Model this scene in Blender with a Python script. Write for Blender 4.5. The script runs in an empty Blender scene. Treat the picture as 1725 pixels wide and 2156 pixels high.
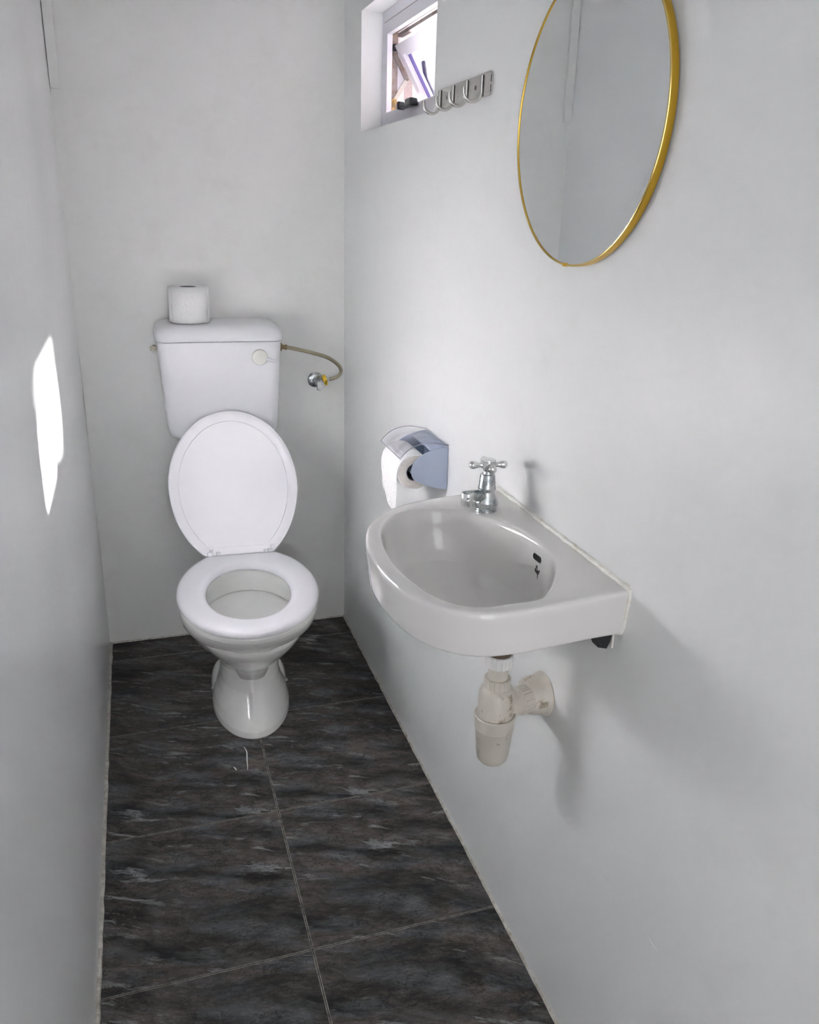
import bpy, bmesh, math, random
from mathutils import Vector, Matrix, noise
from mathutils.bvhtree import BVHTree
random.seed(4)
PI = math.pi
C = bpy.context.scene.collection
sc = bpy.context.scene
ROOM_W, ROOM_H, FRONT = 0.761, 2.42, -3.15

# ---------------------------------------------------------------- materials
def mat(name, col=(.8, .8, .8), rough=.5, metal=0, coat=0, bump=0, bscale=60, **kw):
    m = bpy.data.materials.new(name); m.use_nodes = True
    nt = m.node_tree; b = nt.nodes['Principled BSDF']
    b.inputs['Base Color'].default_value = (*col, 1)
    b.inputs['Roughness'].default_value = rough
    b.inputs['Metallic'].default_value = metal
    b.inputs['Coat Weight'].default_value = coat
    b.inputs['Coat Roughness'].default_value = .05
    for k, v in kw.items(): b.inputs[k].default_value = v
    if bump:
        tc = nt.nodes.new('ShaderNodeTexCoord'); n = nt.nodes.new('ShaderNodeTexNoise')
        n.inputs['Scale'].default_value = bscale; n.inputs['Detail'].default_value = 4
        bp = nt.nodes.new('ShaderNodeBump'); bp.inputs['Strength'].default_value = bump
        bp.inputs['Distance'].default_value = .004
        nt.links.new(tc.outputs['Object'], n.inputs['Vector'])
        nt.links.new(n.outputs['Fac'], bp.inputs['Height']); nt.links.new(bp.outputs['Normal'], b.inputs['Normal'])
    return m

def dirt(m, base, grime, scale=45, lo=.55, hi=.72, amount=1):
    """scattered specks and stains with a shape of their own"""
    nt = m.node_tree; b = nt.nodes['Principled BSDF']
    tc = nt.nodes.new('ShaderNodeTexCoord'); n = nt.nodes.new('ShaderNodeTexNoise')
    n.inputs['Scale'].default_value = scale; n.inputs['Detail'].default_value = 4; n.inputs['Roughness'].default_value = .7
    r = nt.nodes.new('ShaderNodeValToRGB')
    r.color_ramp.elements[0].position = lo; r.color_ramp.elements[0].color = (*base, 1)
    r.color_ramp.elements[1].position = hi; r.color_ramp.elements[1].color = (*[base[i]*(1-amount)+grime[i]*amount for i in range(3)], 1)
    nt.links.new(tc.outputs['Object'], n.inputs['Vector']); nt.links.new(n.outputs['Fac'], r.inputs['Fac'])
    nt.links.new(r.outputs['Color'], b.inputs['Base Color'])
    return m

WALLC = (.80, .805, .80)
M = {}
M['wall'] = dirt(mat('satin_white_paint', WALLC, .42, bump=.22, bscale=38), WALLC, (.70, .70, .67), 5, .55, .85, .5)
M['wall_gloss'] = mat('gloss_white_paint', (.83, .835, .845), .24, bump=.10, bscale=14)
M['wall_back'] = dirt(mat('old_white_paint', (.79, .79, .775), .5, bump=.3, bscale=26), (.79, .79, .775), (.66, .65, .61), 7, .5, .85, .5)
M['ceil'] = mat('ceiling_paint', (.8, .8, .8), .7)
M['caulk'] = dirt(mat('caulk', (.6, .57, .52), .6, bump=.5, bscale=90), (.62, .60, .56), (.33, .29, .24), 60, .4, .7)
M['sealant'] = dirt(mat('sealant_white', (.8, .77, .72), .45, bump=.5, bscale=120), (.80, .78, .74), (.62, .55, .46), 50, .5, .75)
M['ceramic'] = mat('white_ceramic', (.80, .795, .78), .12, coat=.5)
M['ceramic_basin'] = mat('basin_ceramic', (.70, .685, .675), .13, coat=.5)
M['cistern'] = mat('cistern_plastic', (.80, .80, .83), .28)
M['seat'] = mat('seat_plastic', (.84, .83, .87), .13, coat=.3)
M['water'] = mat('still_water', (.6, .65, .65), .03, **{'Transmission Weight': .6, 'IOR': 1.33})
M['chrome'] = mat('chrome', (.72, .72, .72), .12, 1)
M['chrome_worn'] = dirt(mat('worn_chrome', (.6, .6, .6), .24, 1), (.66, .68, .69), (.26, .30, .32), 60, .45, .62)
M['steel'] = mat('brushed_steel', (.62, .61, .60), .28, 1)
M['brass'] = mat('old_brass', (.46, .33, .15), .32, 1)
M['brass_nut'] = mat('tarnished_brass_nut', (.30, .23, .13), .38, 1)
M['yellow'] = mat('yellow_plastic', (.80, .52, .03), .4)
M['gold'] = mat('gold_frame', (.72, .44, .045), .33, .85)
M['gold_lip'] = mat('gold_frame_lip', (.78, .58, .22), .25, 1)
M['mirror'] = mat('mirror_silver', (.87, .90, .90), .015, 1)
M['black'] = mat('black_plastic', (.012, .012, .016), .35)
M['hole'] = mat('dark_recess', (.006, .006, .006), .8)
M['pvc'] = dirt(mat('aged_pvc', (.72, .68, .62), .35), (.62, .575, .51), (.28, .22, .14), 38, .58, .68, .9)
M['pvc2'] = dirt(mat('grey_pvc', (.66, .62, .57), .35), (.56, .52, .46), (.26, .21, .14), 46, .60, .68, .9)
M['paper'] = mat('tissue_paper', (.88, .87, .87), .85, bump=.5, bscale=170)
M['paper_side'] = mat('tissue_roll_side', (.78, .73, .69), .9, bump=.8, bscale=240)
M['card'] = mat('cardboard_core', (.17, .17, .20), .9)
M['blue'] = mat('pale_blue_plastic', (.44, .50, .64), .3)
M['upvc'] = mat('white_aluminium_frame', (.70, .69, .74), .35)
M['stay'] = dirt(mat('friction_stay_metal', (.3, .26, .24), .45, .6), (.26, .23, .22), (.22, .16, .13), 60, .5, .6)
M['gasket'] = mat('dark_gasket', (.12, .10, .30), .6)
M['bar'] = mat('dark_bar', (.0016, .0010, .0060), .9, **{'Specular IOR Level': .02})
M['plaster'] = mat('outside_plaster', (.50, .43, .42), .9, bump=1, bscale=120)
M['frosthook'] = mat('satin_nickel', (.66, .64, .62), .26, .9)

def thin_glass(name, tint, refl=.08, rough=.02):
    m = bpy.data.materials.new(name); m.use_nodes = True; nt = m.node_tree
    nt.nodes.clear(); o = nt.nodes.new('ShaderNodeOutputMaterial')
    t = nt.nodes.new('ShaderNodeBsdfTransparent'); t.inputs[0].default_value = (*tint, 1)
    g = nt.nodes.new('ShaderNodeBsdfGlossy'); g.inputs['Roughness'].default_value = rough
    lw = nt.nodes.new('ShaderNodeLayerWeight'); lw.inputs[0].default_value = .5
    pw_ = nt.nodes.new('ShaderNodeMath'); pw_.operation = 'POWER'; pw_.inputs[1].default_value = 4; nt.links.new(lw.outputs['Facing'], pw_.inputs[0])
    f = nt.nodes.new('ShaderNodeMath'); f.operation = 'MULTIPLY_ADD'; f.inputs[1].default_value = .35; f.inputs[2].default_value = refl*.5; nt.links.new(pw_.outputs[0], f.inputs[0])
    mx = nt.nodes.new('ShaderNodeMixShader')
    nt.links.new(f.outputs[0], mx.inputs[0]); nt.links.new(t.outputs[0], mx.inputs[1]); nt.links.new(g.outputs[0], mx.inputs[2])
    nt.links.new(mx.outputs[0], o.inputs[0]); return m
M['glass'] = thin_glass('window_glass', (.96, .96, .98))
M['clear'] = thin_glass('clear_plastic', (.975, .97, .99), rough=.12)

def floor_material():
    m = bpy.data.materials.new('slate_marble_tiles'); m.use_nodes = True
    nt = m.node_tree; N = nt.nodes; L = nt.links; b = N['Principled BSDF']
    def nd(t, **k):
        n = N.new(t)
        for a, v in k.items(): setattr(n, a, v)
        return n
    def mth(op, a, bb=None, c=None):
        n = nd('ShaderNodeMath', operation=op)
        for i, v in enumerate((a, bb, c)):
            if v is None: continue
            if isinstance(v, (int, float)): n.inputs[i].default_value = v
            else: L.new(v, n.inputs[i])
        return n.outputs[0]
    tc = nd('ShaderNodeTexCoord'); sx = nd('ShaderNodeSeparateXYZ'); L.new(tc.outputs['Object'], sx.inputs[0])
    T = .4
    ux = mth('DIVIDE', mth('ADD', sx.outputs[0], .376 + 4*T), T)
    uy = mth('DIVIDE', mth('ADD', sx.outputs[1], .118 + 20*T), T)
    ix, iy = mth('FLOOR', ux), mth('FLOOR', uy)
    fx, fy = mth('FRACT', ux), mth('FRACT', uy)
    dx = mth('MULTIPLY', mth('MINIMUM', fx, mth('SUBTRACT', 1, fx)), T)
    dy = mth('MULTIPLY', mth('MINIMUM', fy, mth('SUBTRACT', 1, fy)), T)
    dist = mth('MINIMUM', dx, dy)
    # every tile carries the same kind of print, shifted a little
    cb = nd('ShaderNodeCombineXYZ')
    L.new(mth('ADD', mth('MULTIPLY', fx, T), mth('MULTIPLY', ix, .137)), cb.inputs[0])
    L.new(mth('ADD', mth('MULTIPLY', fy, T), mth('MULTIPLY', iy, .213)), cb.inputs[1])
    L.new(mth('ADD', mth('MULTIPLY', ix, .021), mth('MULTIPLY', iy, .013)), cb.inputs[2])
    # bend the veins
    wn = nd('ShaderNodeTexNoise'); wn.inputs['Scale'].default_value = 4.5; wn.inputs['Detail'].default_value = 4
    L.new(cb.outputs[0], wn.inputs['Vector'])
    wv = nd('ShaderNodeVectorMath', operation='SCALE'); wv.inputs[3].default_value = .055
    sb = nd('ShaderNodeVectorMath', operation='SUBTRACT'); sb.inputs[1].default_value = (.5, .5, .5)
    L.new(wn.outputs['Color'], sb.inputs[0]); L.new(sb.outputs[0], wv.inputs[0])
    ad = nd('ShaderNodeVectorMath', operation='ADD'); L.new(cb.outputs[0], ad.inputs[0]); L.new(wv.outputs[0], ad.inputs[1])
    def mapped(scale, rot=.25):
        m0 = nd('ShaderNodeMapping'); m0.inputs['Rotation'].default_value = (0, 0, rot); L.new(ad.outputs[0], m0.inputs[0])
        mp = nd('ShaderNodeMapping'); mp.inputs['Scale'].default_value = scale
        L.new(m0.outputs[0], mp.inputs[0]); return mp.outputs[0]
    def nz(vec, scale, detail=10, rough=.65, dist_=0):
        n = nd('ShaderNodeTexNoise'); n.inputs['Scale'].default_value = scale; n.inputs['Detail'].default_value = detail
        n.inputs['Roughness'].default_value = rough; n.inputs['Distortion'].default_value = dist_
        L.new(vec, n.inputs['Vector']); return n.outputs['Fac']
    def ramp(fac, stops):
        r = nd('ShaderNodeValToRGB'); e = r.color_ramp.elements
        while len(e) < len(stops): e.new(.5)
        for i, (p_, c_) in enumerate(stops): e[i].position = p_; e[i].color = (*c_, 1)
        L.new(fac, r.inputs[0]); return r.outputs[0]
    def mix(fac, a, c_, blend='MIX'):
        n = nd('ShaderNodeMix', data_type='RGBA', blend_type=blend)
        if isinstance(fac, (int, float)): n.inputs[0].default_value = fac
        else: L.new(fac, n.inputs[0])
        for i, v in ((6, a), (7, c_)):
            if isinstance(v, tuple): n.inputs[i].default_value = (*v, 1)
            else: L.new(v, n.inputs[i])
        return n.outputs[2]
    hue = ramp(nz(mapped((2.2, 5.5, 1)), 2.0, 5, .62), [(.38, (.074, .077, .081)), (.47, (.080, .070, .065)), (.55, (.088, .073, .065)), (.63, (.100, .104, .111))])
    val = ramp(nz(mapped((2.6, 7.5, 1), .34), 2.4, 12, .72, .2), [(.36, (.14, .14, .14)), (.45, (.50, .50, .50)), (.53, (.92, .92, .92)), (.64, (1.7, 1.7, 1.7))])
    c = mix(1, hue, val, 'MULTIPLY')
    grain = ramp(nz(mapped((8, 34, 1), .2), 9, 12, .8, .4), [(.30, (.35, .35, .35)), (.5, (.95, .94, .93)), (.72, (1.9, 1.9, 1.9))])
    c = mix(.85, c, grain, 'MULTIPLY')
    mott = ramp(nz(mapped((22, 34, 1)), 10, 10, .85), [(.32, (.45, .45, .45)), (.52, (1, 1, 1)), (.75, (1.9, 1.9, 1.9))])
    c = mix(.9, c, mott, 'MULTIPLY')
    # pale torn mineral streaks running obliquely
    streak = ramp(nz(mapped((3.2, 17, 1), .36), 2.0, 12, .70, .35), [(.578, (0, 0, 0)), (.60, (.5, .5, .5)), (.64, (.7, .7, .7)), (.70, (1, 1, 1))])
    sg = ramp(nz(mapped((2, 5, 1), .42), 2.8, 4), [(.47, (0, 0, 0)), (.60, (1, 1, 1))])
    sm = mix(1, streak, sg, 'MULTIPLY')
    sm = mix(.8, sm, mott, 'MULTIPLY')
    haze = ramp(nz(mapped((2, 7, 1), .42), 2.8, 6, .6), [(.52, (0, 0, 0)), (.68, (.26, .26, .26))])
    c = mix(haze, c, (.20, .21, .225))
    c = mix(sm, c, (.34, .345, .35))
    st2 = ramp(nz(mapped((2.4, 21, 1), .44), 1.8, 12, .62, .2), [(.590, (0, 0, 0)), (.612, (.55, .55, .55)), (.66, (.8, .8, .8))])
    sg2 = ramp(nz(mapped((2, 4, 1), .42), 3.6, 4), [(.50, (0, 0, 0)), (.60, (1, 1, 1))])
    c = mix(mix(.5, mix(1, st2, sg2, 'MULTIPLY'), mott, 'MULTIPLY'), c, (.33, .335, .335))
    # thin black cracks branching along the layers
    def cracks(vec, scale, width, rough=.65):
        f = nz(vec, scale, 9, rough); return mth('SUBTRACT', 1, mth('MINIMUM', mth('DIVIDE', mth('ABSOLUTE', mth('SUBTRACT', f, .5)), width), 1))
    gate = ramp(nz(mapped((2, 3, 1)), 5, 3), [(.45, (0, 0, 0)), (.58, (1, 1, 1))])
    gate2 = ramp(nz(mapped((3, 3, 1)), 7, 3), [(.48, (0, 0, 0)), (.6, (1, 1, 1))])
    c = mix(mth('MULTIPLY', mth('MULTIPLY', cracks(mapped((2.2, 4.5, 1), .3), 4.5, .013), gate), .9), c, (.010, .009, .008))
    c = mix(mth('MULTIPLY', mth('MULTIPLY', cracks(mapped((5, 7, 1), -.3), 5.5, .02, .55), gate2), .85), c, (.012, .010, .009))
    # joint: lit tile edges painted pale into the colour, darker grout between
    edge = mth('LESS_THAN', dist, .0026); core = mth('LESS_THAN', dist, .0009)
    nse = nz(tc.outputs['Object'], 60, 4)
    c = mix(edge, c, ramp(nse, [(.35, (.10, .09, .08)), (.6, (.30, .28, .25))]))
    c = mix(core, c, (.05, .045, .04))
    L.new(c, b.inputs['Base Color'])
    rr = nd('ShaderNodeMapRange'); rr.inputs[3].default_value = .45; rr.inputs[4].default_value = .65
    L.new(nz(mapped((3, 12, 1)), 8), rr.inputs[0]); L.new(rr.outputs[0], b.inputs['Roughness'])
    b.inputs['Specular IOR Level'].default_value = .25
    h = mth('ADD', mth('MULTIPLY', nz(mapped((3, 16, 1)), 10, 8, .7), .35), mth('MULTIPLY', mth('GREATER_THAN', dist, .0022), .6))
    bp = nd('ShaderNodeBump'); bp.inputs['Strength'].default_value = .35; bp.inputs['Distance'].default_value = .0015
    L.new(h, bp.inputs['Height']); L.new(bp.outputs[0], b.inputs['Normal'])
    return m
M['floor'] = floor_material()

# ---------------------------------------------------------------- mesh helpers
def link(name, bm, m, parent=None, smooth=True, angle=40):
    me = bpy.data.meshes.new(name); bmesh.ops.recalc_face_normals(bm, faces=bm.faces[:])
    bm.to_mesh(me); bm.free()
    o = bpy.data.objects.new(name, me); C.objects.link(o)
    for mm in (m if isinstance(m, (list, tuple)) else [m]): me.materials.append(mm)
    if smooth:
        for p_ in me.polygons: p_.use_smooth = True
        me.set_sharp_from_angle(angle=math.radians(angle))
    if parent:
        o.parent = parent
        if parent.type == 'EMPTY': o.matrix_parent_inverse = Matrix.Translation(-parent.location)
    return o
def thing(name, label, cat, loc, group=None):
    o = bpy.data.objects.new(name, None); C.objects.link(o); o.location = loc; o.empty_display_size = .05
    o['label'] = label; o['category'] = cat
    if group: o['group'] = group
    return o
def tag(o, label, cat, group=None):
    o['label'] = label; o['category'] = cat
    if group: o['group'] = group
    return o
def struct(o, label=None):
    o['kind'] = 'structure'
    if label: o['label'] = label
    return o
def box(bm, a, b, bev=0):
    lo = [min(a[i], b[i]) for i in range(3)]; hi = [max(a[i], b[i]) for i in range(3)]
    g = bmesh.ops.create_cube(bm, size=1)['verts']
    for v in g:
        v.co = Vector([(lo[i]+hi[i])/2 + v.co[i]*(hi[i]-lo[i]) for i in range(3)])
    if bev:
        es = list({e for v in g for e in v.link_edges})
        bmesh.ops.bevel(bm, geom=es, offset=bev, segments=3, profile=.6, affect='EDGES')
def boxm(a, b, bev=0):
    bm = bmesh.new(); box(bm, a, b, bev); return bm
def loft(bm, rings, cap0=True, cap1=True, closed=True):
    vs = [[bm.verts.new(p_) for p_ in r] for r in rings]
    n = len(rings[0])
    for a, b in zip(vs, vs[1:]):
        for i in range(n if closed else n-1):
            j = (i+1) % n
            bm.faces.new((a[i], a[j], b[j], b[i]))
    if cap0: bm.faces.new(vs[0][::-1])
    if cap1: bm.faces.new(vs[-1])
    return vs
def frame_of(d):
    d = Vector(d).normalized(); up = Vector((0, 0, 1)) if abs(d.z) < .9 else Vector((0, 1, 0))
    u = d.cross(up).normalized(); return d, u, u.cross(d).normalized()
def lathe(bm, base, axis, prof, n=40, cap=True):
    """prof: list of (distance along the axis, radius)"""
    d, u, w = frame_of(axis); base = Vector(base)
    rings = [[base + d*h + (u*math.cos(2*PI*i/n) + w*math.sin(2*PI*i/n))*max(r, 1e-5) for i in range(n)] for h, r in prof]
    loft(bm, rings, cap, cap)
def lathem(base, axis, prof, n=40, cap=True):
    bm = bmesh.new(); lathe(bm, base, axis, prof, n, cap); return bm
def catmull(pts, k=10, closed=False):
    pts = [Vector(p_) for p_ in pts]; n = len(pts); out = []
    rng = range(n) if closed else range(n-1)
    for i in rng:
        if closed: a, b, c, d = pts[i-1], pts[i], pts[(i+1) % n], pts[(i+2) % n]
        else: a, b, c, d = pts[max(i-1, 0)], pts[i], pts[i+1], pts[min(i+2, n-1)]
        for j in range(k):
            t = j/k
            out.append(.5*((2*b)+(c-a)*t+(2*a-5*b+4*c-d)*t*t+(3*b-a-3*c+d)*t**3))
    if not closed: out.append(pts[-1])
    return out
def tube(bm, pts, r, n=12, closed=False, cap=True):
    pts = [Vector(p_) for p_ in pts]; m = len(pts); rr = r if callable(r) else (lambda t: r)
    rings = []; u = None
    for i, p_ in enumerate(pts):
        if closed: d = (pts[(i+1) % m]-pts[i-1]).normalized()
        else: d = (pts[min(i+1, m-1)]-pts[max(i-1, 0)]).normalized()
        if u is None: _, u, _ = frame_of(d)
        u = (u - d*u.dot(d)).normalized(); w = d.cross(u)
        q = rr(i/(m-1))
        rings.append([p_ + (u*math.cos(2*PI*k/n)+w*math.sin(2*PI*k/n))*q for k in range(n)])
    if closed: rings.append(rings[0]); 
    vs = loft(bm, rings, cap and not closed, cap and not closed)
    if closed: bmesh.ops.remove_doubles(bm, verts=bm.verts[:], dist=1e-6)
def prism(bm, outline, off, bev=0):
    """outline: closed 3D polygon; off: extrusion vector"""
    off = Vector(off); n = len(outline)
    a = [bm.verts.new(Vector(p_)) for p_ in outline]; b = [bm.verts.new(Vector(p_)+off) for p_ in outline]
    fs = [bm.faces.new(a[::-1]), bm.faces.new(b)]
    for i in range(n): bm.faces.new((a[i], a[(i+1) % n], b[(i+1) % n], b[i]))
    if bev:
        es = set(fs[0].edges) | set(fs[1].edges)
        bmesh.ops.bevel(bm, geom=list(es), offset=bev, segments=3, profile=.6, affect='EDGES')

# ---------------------------------------------------------------- room shell
WY0, WY1, WZ0, WZ1, WT = -.185, -.765, 1.508, 1.787, .13      # window opening and wall thickness
def grid_wall(name, m, axis, at, a0, a1, b0, b1, na, nb, amp, thick, seed):
    """a wall with the slight waviness of hand plaster; the face stays at 'at', body behind it"""
    bm = bmesh.new(); V = {}
    for i in range(na+1):
        for j in range(nb+1):
            a = a0+(a1-a0)*i/na; b = b0+(b1-b0)*j/nb
            f = min(1, min(i, na-i)/2, min(j, nb-j)/2)
            d = amp*f*noise.noise(Vector((a*2.1+seed, b*2.1, seed)))
            V[i, j] = bm.verts.new((at+d, a, b) if axis == 0 else (a, at+d, b))
    for i in range(na):
        for j in range(nb): bm.faces.new((V[i, j], V[i+1, j], V[i+1, j+1], V[i, j+1]))
    box(bm, (at+thick*.1, a0, b0) if axis == 0 else (a0, at+thick*.1, b0), (at+thick, a1, b1) if axis == 0 else (a1, at+thick, b1))
    return link(name, bm, m, angle=60)
struct(link('floor', boxm((-ROOM_W-.1, FRONT-.3, -.1), (.2, .1, 0)), M['floor'], smooth=False))
struct(link('ceiling', boxm((-ROOM_W-.1, FRONT-.1, ROOM_H), (.2, .1, ROOM_H+.1)), M['ceil'], smooth=False))
struct(grid_wall('wall_left', M['wall_gloss'], 0, -ROOM_W, FRONT, .05, 0, ROOM_H, 60, 44, .006, -.1, 3))
struct(grid_wall('wall_back', M['wall_back'], 1, 0, -ROOM_W, .0, 0, ROOM_H, 20, 50, .003, .1, 9))
bm = bmesh.new()
box(bm, (0, .1, 0), (WT, FRONT, WZ0)); box(bm, (0, .1, WZ1), (WT, FRONT, ROOM_H))
box(bm, (0, .1, WZ0), (WT, WY0, WZ1)); box(bm, (0, WY1, WZ0), (WT, FRONT, WZ1))
bmesh.ops.remove_doubles(bm, verts=bm.verts[:], dist=1e-5)
struct(link('wall_right', bm, M['wall'], smooth=False))
bm = bmesh.new()      # front wall with an open doorway for sky light and the added fill lamp
DX0, DX1, DZ = -.70, -.06, 2.0
box(bm, (-ROOM_W-.1, FRONT, 0), (DX0, FRONT-.12, ROOM_H)); box(bm, (DX1, FRONT, 0), (WT, FRONT-.12, ROOM_H)); box(bm, (DX0, FRONT, DZ), (DX1, FRONT-.12, ROOM_H))
struct(link('wall_front', bm, M['wall'], smooth=False))
# ragged bead of grout where the walls meet the tiles
def bead(name, pts, r, seed):
    out = []
    n = len(pts)
    for i, p_ in enumerate(pts):
        q = Vector(p_); q += Vector((noise.noise(q*30+Vector((seed, 0, 0)))*.0022, noise.noise(q*30+Vector((0, seed, 0)))*.0015, 0)); out.append(q)
    b = bmesh.new(); tube(b, out, lambda t: r*(1+.35*noise.noise(Vector((t*90, seed, 0)))), 8)
    return struct(link(name, b, M['caulk']))
bead('baseboard_left', [(-ROOM_W+.002, -.003-i*.03, .001) for i in range(104)], .0055, 1)
bead('baseboard_right', [(-.001, -.003-i*.03, .0015) for i in range(104)], .0040, 2)
bead('baseboard_back', [(-.004-i*.015, -.001, .0015) for i in range(51)], .0035, 5)
cb_ = bmesh.new(); pts_ = []
for i in range(70):
    t = i/69; y = -1.50-.30*t; pts_.append(Vector((.0002, y, .395+.012*noise.noise(Vector((y*9, 1, 2)))+.004*noise.noise(Vector((y*60, 4, 2))))))
tube(cb_, pts_, lambda t: .0008*(.55+noise.noise(Vector((t*14, 8, 1)))), 6)
struct(link('plaster_ridge', cb_, M['wall'], bpy.data.objects['wall_right']))
# boxed conduit in the far left corner
struct(link('trim_1', boxm((-ROOM_W+.001, -.002, 1.583), (-ROOM_W+.025, -.016, ROOM_H-.002), .0012), M['wall_back']), 'slim white conduit boxed into far left corner')

# ---------------------------------------------------------------- window
FX = .055
win = bpy.data.objects.new('window_1', None); C.objects.link(win); win.location = (FX, (WY0+WY1)/2, WZ0); struct(win)
win['label'] = 'small white top-hung window standing open high on right wall'
IY0, IY1, IZ0, IZ1 = -.231, -.719, 1.555, 1.733
bm = bmesh.new()
for (a, b) in (((FX, WY0, WZ0), (FX+.014, IY0, WZ1)), ((FX, IY1, WZ0), (FX+.014, WY1, WZ1)), ((FX, IY0, WZ0), (FX+.014, IY1, IZ0)), ((FX, IY0, IZ1), (FX+.014, WY1, WZ1))): box(bm, a, b, .0012)
# deeper rebated body behind the face flange
for (a, b) in (((FX+.014, WY0, WZ0), (FX+.055, WY0-.018, WZ1)), ((FX+.014, WY1+.018, WZ0), (FX+.055, WY1, WZ1)), ((FX+.014, WY0-.018, WZ0), (FX+.055, WY1+.018, IZ0-.006)), ((FX+.014, WY0-.018, IZ1+.012), (FX+.055, WY1+.018, WZ1))): box(bm, a, b)
link('window_frame', bm, M['upvc'], win, smooth=False)
bm = bmesh.new(); box(bm, (FX-.001, WY0-.02, IZ1+.028), (FX+.0005, WY1+.02, IZ1+.0289)); link('frame_groove', bm, M['stay'], win)
# sash: hinged near the top, bottom swung outwards
SA = math.radians(31); ST = Vector((.080, 0, 1.7115)); sdir = Vector((math.sin(SA), 0, -math.cos(SA))); snor = Vector((-math.cos(SA), 0, -math.sin(SA)))
SY0, SY1, SL, SW, STH = -.213, -.737, .205, .027, .026
def sp(y, s, t): return Vector((0, y, 0)) + ST + sdir*s + snor*t
def sash_bar(bm, y0, y1, s0, s1, t0, t1):
    g = bmesh.ops.create_cube(bm, size=1)['verts']
    for v in g:
        y = y0 + (v.co.x+.5)*(y1-y0); s = s0 + (v.co.y+.5)*(s1-s0); t = t0 + (v.co.z+.5)*(t1-t0); v.co = sp(y, s, t)
bm = bmesh.new()
sash_bar(bm, SY0, SY1, 0, SW, -STH, 0); sash_bar(bm, SY0, SY1, SL-SW, SL, -STH, 0)
sash_bar(bm, SY0, SY0-SW, SW, SL-SW, -STH, 0); sash_bar(bm, SY1+SW, SY1, SW, SL-SW, -STH, 0)
for a in ((SY0-SW, SY1+SW, SW, SW+.006, -STH, -.007), (SY0-SW, SY1+SW, SL-SW-.006, SL-SW, -STH, -.007), (SY0-SW, SY0-SW-.006, SW, SL-SW, -STH, -.007), (SY1+SW+.006, SY1+SW, SW, SL-SW, -STH, -.007)): sash_bar(bm, *a)
sash = link('sash', bm, M['upvc'], win, smooth=False)
bm = bmesh.new(); sash_bar(bm, SY0-SW-.006, SY1+SW+.006, SW+.006, SL-SW-.006, -.018, -.0175); link('pane', bm, M['glass'], sash, smooth=False)
bm = bmesh.new(); sash_bar(bm, SY0-SW-.006, SY0-SW-.011, SW+.006, SL-SW-.006, -.017, -.010); link('gasket', bm, M['gasket'], sash, smooth=False)
# rendered masonry around the opening outside the frame
bm = bmesh.new()
box(bm, (.101, WY0+.012, WZ0-.02), (.136, WY0-.010, WZ1+.02)); box(bm, (.101, WY1+.010, WZ0-.02), (.136, WY1-.012, WZ1+.02))
box(bm, (.101, WY0-.010, WZ0-.02), (.136, WY1+.010, WZ0+.004))
link('outer_reveal', bm, M['plaster'], win, smooth=False)
# added screen, out of view; keeps direct sun off the window frame
bm = bmesh.new(); box(bm, (.31, .05, .0), (.37, -1.2, 1.748)); box(bm, (.31, -.60, 1.748), (.37, -1.2, 1.955)); box(bm, (.31, .05, 1.748), (.37, -.185, 1.955)); box(bm, (.31, -.185, 1.955), (.37, -1.2, ROOM_H)); box(bm, (.31, .05, 1.955), (.37, -.185, 2.1))
struct(link('sun_mask', bm, M['plaster'], smooth=False), 'added unseen screen with an opening, masking the sun outside the small window')
# metal rail above the sash
bm = bmesh.new(); box(bm, (.079, IY0-.012, 1.7260), (.092, IY1+.002, 1.7340)); box(bm, (.0705, IY0+.005, 1.7335), (.074, IY1+.002, 1.745)); link('top_rail', bm, M['stay'], win)
# friction stay: track and two arms on the far jamb
bm = bmesh.new(); box(bm, (.0745, WY0-.0182, IZ0-.005), (.0915, WY0-.0200, IZ1+.01)); box(bm, (.0700, WY0-.0182, IZ0-.005), (.0722, WY0-.0215, IZ1+.01)); link('stay_track', bm, M['stay'], win)
def arm(name, a, b, w, y, m):
    a = Vector((a[0], y, a[1])); b = Vector((b[0], y, b[1])); d = (b-a).normalized(); n = Vector((-d.z, 0, d.x))*w
    out = [a+n, b+n] + [b+d*w*math.sin(t)*1+n*math.cos(t) for t in (PI*.25, PI*.5, PI*.75)] + [b-n, a-n] + [a-d*w*math.sin(t)-n*math.cos(t) for t in (PI*.25, PI*.5, PI*.75)]
    q = bmesh.new(); prism(q, out, (0, -.0022, 0)); return link(name, q, m, win, smooth=False)
arm('stay_arm', (.082, 1.696), (.1165, 1.638), .0058, -.2055, M['stay'])
arm('stay_arm', (.117, 1.638), (.083, 1.586), .0052, -.2080, mat('stay_arm_zinc', (.50, .49, .44), .4, .5))
link('stay_rivet', lathem((.1165, -.2102, 1.638), (0, -1, 0), [(0, .004), (.001, .004), (.002, .002)], 16), M['stay'], win)
link('stay_pivot', lathem((.082, -.2102, 1.584), (0, -1, 0), [(0, .0075), (.002, .0075), (.0035, .004), (.006, .0035)], 20), M['brass'], win)
link('stay_rivet', lathem((.081, -.205, 1.566), (0, -1, 0), [(0, .0045), (.002, .0045), (.003, .002)], 16), M['brass'], win)
bm = bmesh.new(); box(bm, (.075, -.204, 1.560), (.088, -.2055, 1.578)); link('stay_end_plate', bm, M['brass_nut'], win)
bm = bmesh.new(); box(bm, (.076, -.2052, 1.700), (.090, -.211, 1.716), .002); link('stay_slider', bm, M['black'], win)
# black knob handle of the stay on the bottom rail
bm = bmesh.new()
box(bm, (.036, -.385, 1.546), (.054, -.400, 1.564), .004); box(bm, (.040, -.398, 1.547), (.054, -.455, 1.556), .004)
box(bm, (.034, -.453, 1.545), (.054, -.500, 1.563), .005)
link('window_handle', bm, M['black'], win)
struct(win)
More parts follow.
